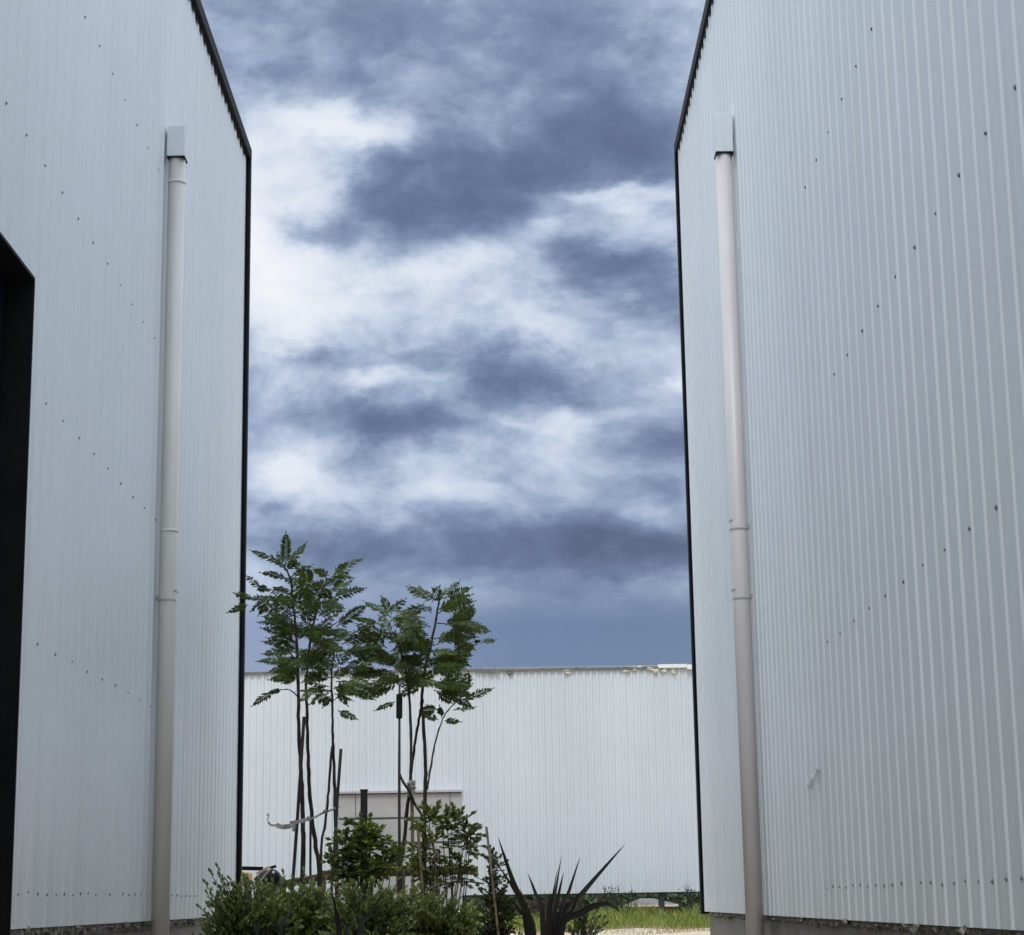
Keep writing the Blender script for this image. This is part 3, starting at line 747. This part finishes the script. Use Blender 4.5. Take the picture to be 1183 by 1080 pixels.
strip(m, [at(474, 903, 14.4), at(476, 914, 14.4), at(479, 924, 14.4)], .03)
tag(m.build('tree_tie', 'tie_white'), 'white rag knotted high round the trunk beside the black sleeved pole', 'tie')
rr = thing('timber_rail', at(430, 1012, 14.9), 'rough round timber rail running through the shrubs on short posts', 'rail')
rr.location.z = hgt(rr.location.x, rr.location.y)
def wavy(a, b, Y, n=10, w=.006):
    A, B = at(*a, Y), at(*b, Y)
    return [A.lerp(B, i/n)+Vector((0, 0, random.uniform(-w, w))) for i in range(n+1)]
m = MB(); m.tube(wavy((322, 1023), (384, 1011), 14.85), .028, 9); tag(m.build('rail', 'rail_wood', rr, smooth=True), label='reddish brown length of rail')
m = MB(); m.tube(wavy((370, 1010), (552, 1005), 15.0), [.026+.002*(i % 3)+.006*(i > 4) for i in range(11)], 9); tag(m.build('rail', 'rail_moss', rr, smooth=True), label='mossy thicker length of rail')
for px, py, r in ((371, 1009, .032), (463, 1003, .034)):
    p = at(px, py, 14.93); m = MB(); m.tube([(p.x, p.y, hgt(p.x, p.y)-.1), (p.x, p.y, p.z)], r, 9); m.build('post', 'rail_wood', rr, smooth=True)

# ------------------------------------------------------------------ shrubs
def shrub(name, Y, base_px, blobs, label, cat, leafm, nsprig, LL, LW_, sprig=.16, group=None, outl=None, up=.45, per=12):
    b = at(*base_px, Y); b.z = hgt(b.x, b.y)
    root = thing(name, b, label, cat, group)
    ms = MB(); ml = MB()
    tot = sum(rx*ry for _, _, rx, ry, *_ in blobs)
    def one(p, d, L, n):
        q = p+d*L; mid = p+d*L*.5+Vector((random.uniform(-.01, .01), 0, .01))
        ms.tube([p, mid, q], [.0035, .0025, .0012], 4, cap=False)
        for k in range(n):
            t = (k+.6)/n; pp = p.lerp(q, t)
            az = k*2.4+random.uniform(-.5, .5); side = Vector((math.cos(az), math.sin(az), .25))
            ld = (side*(1-.45*t)+d*(.5+.5*t)).normalized()
            nr = Vector((random.uniform(-.5, .5), random.uniform(-.5, .5), 1))
            sc = random.uniform(.7, 1.15)
            leaf(ml, pp, ld, nr, LL*sc, LW_*sc, 0, .12)
        leaf(ml, q, d, Vector((0, -1, .4)), LL, LW_)
    nb = 0
    for cx, cy, rx, ry, *dep in blobs:
        ydep = dep[0] if dep else max(.12, min(rx, ry)/F_PX*Y)
        n = max(6, int(nsprig*rx*ry/tot))
        c = at(cx, cy, Y); X_, Z_ = rx/F_PX*Y, ry/F_PX*Y
        # limbs up to this clump
        for _ in range(2):
            e = c+Vector((random.uniform(-.5, .5)*X_, random.uniform(-.5, .5)*ydep, random.uniform(-.3, .5)*Z_))
            bb = b+Vector((random.uniform(-.08, .08), random.uniform(-.08, .08), -.05))
            mid = bb+Vector(((e.x-bb.x)*.3+random.uniform(-.04, .04), (e.y-bb.y)*.3, (e.z-bb.z)*.66))
            ms.tube(smooth_path([bb, mid, e], 4), [.008-.0007*i for i in range(9)], 5, cap=False)
        for _ in range(n):
            while True:
                u = np.array([random.uniform(-1, 1) for _ in range(3)])
                if .15 < (u*u).sum() < 1: break
            p = c+Vector((u[0]*X_, u[1]*ydep, u[2]*Z_))
            d = Vector((u[0]*.8+random.uniform(-.4, .4), u[1]*.8+random.uniform(-.4, .4), up+u[2]*.4+random.uniform(-.3, .3))).normalized()
            one(p-d*sprig*.5, d, sprig*random.uniform(.7, 1.25), per)
    for (x, y, x2, y2) in (outl or []):
        j = random.uniform(-.1, .1); A, B = at(x, y, Y+j), at(x2, y2, Y+j)
        L = (B-A).length; k = max(1, int(L/.13))
        for i in range(k): one(A.lerp(B, i/k), (B-A).normalized(), L/k*1.05, per)
    ms.build('stems', 'bark_dark', root); ml.build('foliage', leafm, root)
    return root
GH = 'low shrubs along the front of the planting bed'
shrub('shrub', 12.2, (275, 1090), [(285, 1055, 38, 32), (262, 1068, 22, 24), (306, 1068, 28, 26), (280, 1100, 50, 30)], 'dark small leaved shrub with loose upright sprigs against the left warehouse wall', 'shrub', 'hedge_leaf', 420, .036, .019, .13,
      GH, [(262, 1050, 244, 1010), (268, 1045, 252, 1004), (280, 1035, 262, 1018), (258, 1058, 238, 1022), (252, 1062, 240, 1034), (255, 1070, 241, 1047), (290, 1030, 285, 1016), (262, 1035, 254, 1013)])
shrub('shrub', 12.4, (350, 1095), [(338, 1052, 34, 26), (365, 1056, 30, 26), (350, 1090, 55, 30)], 'small leaved shrub in front of the timber rail and the left saplings', 'shrub', 'hedge_leaf', 420, .036, .019, .13,
      GH, [(330, 1035, 327, 1010), (352, 1035, 351, 1008), (340, 1030, 338, 1016), (372, 1040, 376, 1018), (318, 1045, 310, 1025)])
shrub('shrub', 12.0, (425, 1098), [(418, 1055, 36, 24), (445, 1060, 28, 24), (425, 1092, 50, 28)], 'small leaved shrub in the middle of the bed, below the narrow upright shrub', 'shrub', 'hedge_leaf', 400, .036, .019, .13,
      GH, [(400, 1040, 396, 1022), (428, 1038, 430, 1020), (450, 1042, 455, 1028)])
shrub('shrub', 12.3, (505, 1100), [(495, 1062, 32, 20), (525, 1068, 26, 18), (480, 1055, 20, 18), (510, 1095, 50, 25)], 'low olive green shrub under the round shrub, at the right end of the hedge', 'shrub', 'hedge_leaf_olive', 340, .036, .019, .13,
      GH, [(480, 1045, 478, 1030), (510, 1050, 514, 1036), (535, 1058, 545, 1046)])
shrub('upright_shrub', 13.4, (418, 1050), [(418, 962, 14, 14), (400, 977, 13, 11), (434, 974, 14, 12), (418, 986, 20, 12), (396, 1000, 14, 14), (436, 1002, 16, 12), (458, 990, 15, 9), (416, 1012, 24, 10)], 'narrow upright shrub with glossy leaves in front of the beige panel door', 'shrub', 'glossy_leaf', 250, .048, .028, .085, None,
      [(418, 955, 417, 945), (440, 975, 447, 970), (395, 975, 390, 968), (455, 990, 470, 984), (410, 955, 404, 952), (432, 965, 440, 958), (398, 968, 392, 962), (440, 985, 450, 983)], .0, 8)
shrub('round_shrub', 13.7, (512, 1060), [(505, 945, 20, 13), (525, 952, 18, 14), (536, 975, 14, 18), (488, 952, 12, 12), (500, 985, 18, 26), (532, 1000, 15, 11), (510, 1018, 26, 14), (480, 1000, 12, 18), (540, 965, 9, 8)], 'open round shrub with glossy leaves and pale stakes inside, at the right saplings', 'shrub', 'glossy_leaf', 190, .048, .028, .085, None,
      [(540, 968, 548, 960), (545, 978, 551, 972), (540, 1000, 547, 1006), (505, 940, 507, 931), (480, 950, 474, 948), (528, 945, 533, 937)], .05, 8)
m = MB(); m.tube(smooth_path([at(488, 1031, 13.5), at(505, 1024, 13.5), at(522, 1019, 13.5), at(541, 1018.5, 13.5), at(559, 1021, 13.5)], 4), .006, 6)
tag(m.build('fallen_branch', 'bark_dark', smooth=True), 'bare dark branch arching out to the right of the round shrub', 'branch')
shrub('climbing_plant', 11.6, (572, 1100), [(569, 1005, 9, 16), (570, 1035, 15, 20), (575, 1065, 20, 24), (590, 1055, 10, 14), (572, 1095, 24, 24)], 'dark bushy climber growing up a leaning cane beside the flax', 'plant', 'vine_leaf', 210, .030, .017, .10, None,
      [(566, 998, 560, 990), (570, 990, 566, 980), (575, 1000, 583, 996)], .3, 9)
pole('cane', 11.5, (577, 1085), (562, 955), .0085, 'stake_pale', 'thin tan cane leaning left above the dark climber', 'cane', None, True, .007)
shrub('weed_plant', 13.0, (676, 1085), [(672, 1062, 8, 9), (678, 1075, 14, 10), (664, 1075, 8, 8)], 'small dark weed growing right of the flax, at the bottom edge', 'plant', 'vine_leaf', 40, .032, .017, .10, None, [(672, 1060, 668, 1044), (682, 1068, 690, 1052)], .6, 8)

# flax
def blade(m, pts, w, tilt=0.0):
    pts = smooth_path([Vector(p) for p in pts], 6); n = len(pts)
    L = []
    for i, p in enumerate(pts):
        t = i/(n-1); d = (pts[min(i+1, n-1)]-pts[max(i-1, 0)]).normalized()
        s = d.cross(Vector((math.sin(tilt), -math.cos(tilt), 0))).normalized(); nn = s.cross(d)
        ww = w/2*min(1, .55+1.5*t)*max(0.02, (1-max(0, (t-.45)/.55)**1.6))
        L.append((p-s*ww+nn*ww*.35, p, p+s*ww+nn*ww*.35))
    vs = [q for tri in L for q in tri]
    m.add(vs, [f for i in range(n-1) for f in ((3*i, 3*i+1, 3*i+4, 3*i+3), (3*i+1, 3*i+2, 3*i+5, 3*i+4))])
def flax(Y, base, blades, label):
    b = at(*base, Y); g = hgt(b.x, b.y); b.z = g
    root = thing('flax_plant', b, label, 'plant')
    for pix, w in blades:
        j = random.uniform(-.25, .25); n = len(pix)
        pts = [at(x, y, Y+j*(i+1)/n) for i, (x, y) in enumerate(pix)]
        d = pts[0]-b
        pts = [b+Vector((random.uniform(-.05, .05), random.uniform(-.05, .05), 0)), b+Vector((d.x*.55, d.y*.5, d.z*.6))]+pts
        m = MB(); blade(m, pts, .88*w/F_PX*Y, random.uniform(-.35, .35)); m.build('leaf_blade', 'flax_leaf', root, smooth=True)
flax(11.0, (626, 1110), [
    ([(614, 1078), (592, 1017), (575, 966)], 10), ([(627, 1062), (619, 1033), (609.5, 1008)], 7), ([(637, 1076), (641, 1036), (649, 987)], 6),
    ([(640, 1068), (646, 1031), (651.5, 1007)], 6), ([(646, 1068), (658, 1028), (670.5, 989)], 6.5), ([(640, 1076), (672, 1033), (722.7, 974.5)], 11),
    ([(645, 1078), (672, 1054), (690, 1045.5), (705, 1045.5), (719, 1056)], 9), ([(629, 1076), (629.5, 1028)], 5), ([(636, 1060), (639, 1033), (644.5, 1002)], 3.5),
    ([(617, 1078), (608, 1050), (601, 1026)], 6), ([(612, 1076), (600, 1052), (584, 1033)], 6), ([(606, 1060), (592, 1025), (572, 995)], 6),
    ([(634, 1070), (634, 1050), (636, 1030)], 8), ([(650, 1075), (662, 1050), (668, 1030)], 6)], 'large dark purple flax with long sword leaves in the middle of the bottom edge')
flax(10.6, (340, 1125), [([(325, 1080), (331, 1062), (339, 1046)], 7), ([(298, 1080), (292, 1068), (287, 1060)], 6), ([(310, 1085), (318, 1070), (322, 1056)], 6)],
     'small dark flax poking through the left front of the hedge')
flax(10.8, (415, 1125), [([(416, 1078), (428, 1056), (443.5, 1031)], 8), ([(392, 1078), (388, 1052), (383, 1028)], 7), ([(400, 1085), (406, 1068), (410, 1056)], 6)],
     'dark flax with one slanting blade in front of the middle shrubs')

# ------------------------------------------------------------------ machine behind the left corner
def machine():
    Y = 19.0; b = at(306, 1030, Y); g = hgt(b.x, b.y); b.z = g
    root = thing('site_machine', b, 'black and orange machine with a round dark drum, half hidden behind the left shrubs', 'machine')
    P = lambda x, y, dy=0: at(x, y, Y+dy)
    m = MB()
    c0, c1 = P(309, 1022, .15), P(314, 1014, -.35)
    ax = (c1-c0).normalized()
    prof = [(-.10, .10), (-.06, .16), (.10, .20), (.28, .19), (.42, .135), (.46, .12), (.47, .10), (.3, .09)]
    m.tube([c0+ax*t for t, _ in prof], [r*.62 for _, r in prof], 18)
    m.build('drum', 'black_steel', root, smooth=True)
    m = MB(); m.bar(P(250, 1002.3), P(304, 1003.5), .035, .036); m.build('top_bar', 'black_steel', root)
    m = MB(); m.box(P(262, 1018, .2), P(292, 1008, .6)); m.build('engine_cover', 'orange_paint', root, bevel=.015)
    m = MB(); m.box(P(262, 1023, .25), P(291, 1018.2, .5)); m.build('cover_base', 'tan_metal', root)
    m = MB(); m.bar(P(296, 1009.5, -.42), P(311, 1001.5, -.42), .02, .02); m.bar(P(300, 1018, -.4), P(313, 1003, -.42), .012, .014); m.build('strut', 'tan_metal', root)
    m = MB(); m.bar(P(312, 1002.6, -.4), P(319, 1000.5, -.4), .03, .024); m.build('handle', 'black_steel', root)
    for x, y in ((310, 1004), (316, 1007.5), (302, 1019.5)):
        m = MB(); q = P(x, y, -.45); m.tube([q, q+Vector((0, -.02, 0))], .012, 8); m.build('bolt_cap', 'chrome_dot', root)
    m = MB(); q = P(309, 1028, -.3); m.bar((q.x, q.y, g), q, .035, .035); q2 = P(309, 1028, .4); m.bar((q2.x, q2.y, g), q2, .035, .035); m.bar(q, q2, .035)
    m.build('frame', 'yellow_paint', root)
    for dx in (-.45, .25):
        for dy in (-.3, .4):
            m = MB(); m.tube([(b.x+dx-.0, Y+dy-.05, g+.2), (b.x+dx, Y+dy+.05, g+.2)], .2, 18); w = m.build('wheel', 'black_rubber', root)
            m = MB(); m.tube([(b.x+dx, Y+dy-.06, g+.2), (b.x+dx, Y+dy+.06, g+.2)], .09, 14); m.build('hub', 'yellow_paint', w)
    m = MB(); m.bar((b.x-.6, Y+.05, g+.35), (b.x+.35, Y+.05, g+.35), .4, .06); m.build('chassis', 'yellow_paint', root)
machine()

# ------------------------------------------------------------------ far yard
p = at(420.5, 950, YF-1.2); t = at(420.5, 914, YF-1.2); z0 = hgt(p.x, p.y)
m = MB(); m.box((p.x-.09, p.y-.09, z0-.2), (p.x+.09, p.y+.09, t.z)); m.box((p.x-.105, p.y-.105, t.z+.001), (p.x+.105, p.y+.105, t.z+.05))
tag(m.build('steel_post', 'black_steel', bevel=.01), 'square black post standing in front of the beige panel door', 'post')
sw = thing('timber_stack', at(648, 1048, 52.5), 'low dark brown timber barrier on the grass behind the flax', 'barrier')
sw.location.z = hgt(sw.location.x, 52.5)
for i in range(4):
    z = sw.location.z+.17*i; a, b2 = at(597+random.uniform(-3, 3), 1040, 52.5).x, at(701+random.uniform(-6, 4), 1040, 52.5).x
    if i == 3: a = at(612, 1040, 52.5).x; b2 = at(672, 1040, 52.5).x
    m = MB(); m.box((a, 52.35+random.uniform(-.02, .02), z+.004), (b2, 52.62, z+.166)); m.build('sleeper', 'sleeper_wood', sw, bevel=.01)
for px in (604, 640, 694):
    x = at(px, 1040, 52.2).x; m = MB(); m.box((x-.06, 52.2, sw.location.z-.1), (x+.06, 52.32, at(px, 1034, 52.2).z)); m.build('post', 'sleeper_wood', sw)
m = MB(); a, b = at(520, 1053.6, 40), at(536, 1053.6, 40); m.tube([a, b], .022, 8)
for q in (a.lerp(b, .1), a.lerp(b, .9)): m.tube([(q.x, q.y+.03, hgt(q.x, q.y)-.1), (q.x, q.y+.03, q.z+.01)], .015, 6)
tag(m.build('white_rail', 'white_plastic'), 'short white pipe rail low in the grass right of the round shrub', 'pipe')
def hut():
    Y = 96.0; c = at(732, 1052, Y); g = hgt(c.x, Y)
    a, b = at(727, 1046, Y).x, at(783, 1046, Y).x
    ze, zr = at(750, 1047.5, Y).z, at(750, 1041.5, Y).z
    root = thing('hut', (c.x, Y, g), 'low distant hut with grey hipped roof and pale pink fascia, seen under the shed', 'hut')
    m = MB(); m.box((a+.25, Y+.2, g-.3), (b-.25, Y+3, ze-.005)); m.build('wall', 'hut_wall', root)
    m = MB(); r0 = at(742, 1040, Y).x; r1 = at(757, 1040, Y).x
    m.add([(a, Y, ze+.11), (b, Y, ze+.11), (b, Y+3.2, ze+.11), (a, Y+3.2, ze+.11), (r0, Y+1.6, zr+.15), (r1, Y+1.6, zr+.15)], [(0, 1, 5, 4), (1, 2, 5), (2, 3, 4, 5), (3, 0, 4), (3, 2, 1, 0)])
    m.build('roof', 'hut_roof', root)
    m = MB(); m.box((a-.03, Y-.04, ze), (b+.03, Y+3.24, ze+.105)); m.build('fascia', 'hut_fascia', root)
hut()
# low rise beyond the scrub
m = MB(); xs = list(range(-400, 401, 10)); prof = [(118, -3.2), (128, .2), (142, 2.6), (165, 3.6), (200, 2.5), (260, -3.2)]
m.add([(x, y, -2.4+max(0, (z+2.4))*(1+.25*math.sin(x*.031)+.12*math.sin(x*.11+y)) - (.2 if z < -2 else 0)) for y, z in prof for x in xs],
      [(j*81+i, j*81+i+1, (j+1)*81+i+1, (j+1)*81+i) for j in range(5) for i in range(80)])
tag(m.build('hills', 'hill_green', smooth=True), kind='structure')
# scrub beyond the shed
m = MB()
for _ in range(24000):
    x = random.uniform(-26, 24); y = random.uniform(104, 109)
    top = 5.2+1.0*math.sin(x*.9)+.6*math.sin(x*2.3+1)
    z = (random.random()**1.7)*top+hgt(x, y)
    if z < hgt(x, y): z = hgt(x, y)+.1
    leaf(m, Vector((x, y, z)), Vector((random.uniform(-1, 1), random.uniform(-1, .3), random.uniform(-.2, 1))), Vector((random.uniform(-1, 1), -1, random.uniform(0, 1))), random.uniform(.35, .6), random.uniform(.2, .34))
tag(m.build('distant_scrub', 'scrub_leaf'), 'dark green scrub far off, seen under the raised shed wall', 'scrub', kind='stuff')
# grass in the yard
def grass():
    m = MB()
    for _ in range(30000):
        y = 46.5+8.3*random.random()**.8; x = random.uniform(-7.5, 9)
        clump = math.sin(x*2.1+y*.7)+math.sin(x*.9-y*1.3)+math.sin(x*4.3+y*2.2)*.5
        if clump < -1.0+(48.5-y)*.9: continue
        h = (.30+.17*max(0, clump))*random.uniform(.5, 1.25)
        p = Vector((x, y, hgt(x, y)-.02)); d = Vector((random.uniform(-.45, .45), random.uniform(-.45, .45), 1)).normalized()
        s = Vector((random.uniform(-1, 1), random.uniform(-.4, .4), 0)).normalized()*random.uniform(.008, .016)
        q = p+d*h*.6; tip = p+d*h+Vector((d.x, d.y, -.2))*h*.25
        m.add([p-s, p+s, q+s*.8, q-s*.8, tip], [(0, 1, 2, 3), (3, 2, 4)])
    tag(m.build('grass', 'grass_leaf'), 'rough green grass in front of the end shed', 'grass', kind='stuff')
    m = MB()
    for _ in range(2600):
        y = random.uniform(43, 48); x = random.uniform(-4, 9)
        h = random.uniform(.05, .16); p = Vector((x, y, hgt(x, y)-.01)); d = Vector((random.uniform(-.9, .9), random.uniform(-.6, .6), 1)).normalized()
        s = Vector((1, 0, 0))*.008; m.add([p-s, p+s, p+d*h], [(0, 1, 2)])
    tag(m.build('dry_grass', 'dry_leaf'), 'dry straw coloured grass tufts on the sandy ground', 'grass', kind='stuff')
grass()
# twiggy weeds against the end shed
for i, (px, top, lab) in enumerate(((706, 1014, 'bare twiggy weed against the foot of the end shed, tallest of three'), (722, 1020, 'bare twiggy weed against the foot of the end shed, between two others'), (797, 1018, 'brownish twiggy weed near the right warehouse corner, at the end shed'))):
    Y = 53.6; b = at(px, 1056, Y); b.z = hgt(b.x, Y); T = at(px, top, Y)
    m = MB()
    for _ in range(9):
        e = Vector((T.x+random.uniform(-.25, .25), Y+random.uniform(-.2, .2), b.z+(T.z-b.z)*random.uniform(.45, 1)))
        mid = b.lerp(e, .5)+Vector((random.uniform(-.06, .06), 0, .05))
        m.tube(smooth_path([b, mid, e], 3), [.012-.0014*k for k in range(7)], 4, cap=False)
        for _ in range(3):
            t = random.uniform(.4, .95); q = mid.lerp(e, t); m.tube([q, q+Vector((random.uniform(-.12, .12), random.uniform(-.1, .1), random.uniform(.05, .18)))], [.006, .002], 4, cap=False)
    root = thing('weed_plant', b, lab, 'weed', 'twiggy weeds at the end shed')
    m.build('stems', 'bark_dark', root)
    m = MB()
    for _ in range(90):
        h = random.random()**.6; q = Vector((b.x+random.gauss(0, .16), Y+random.gauss(0, .12), b.z+(T.z-b.z)*.8*h))
        leaf(m, q, Vector((random.uniform(-1, 1), random.uniform(-1, 1), random.uniform(0, 1))), Vector((0, -.5, 1)), .09, .035)
    m.build('foliage', 'vine_leaf', root)
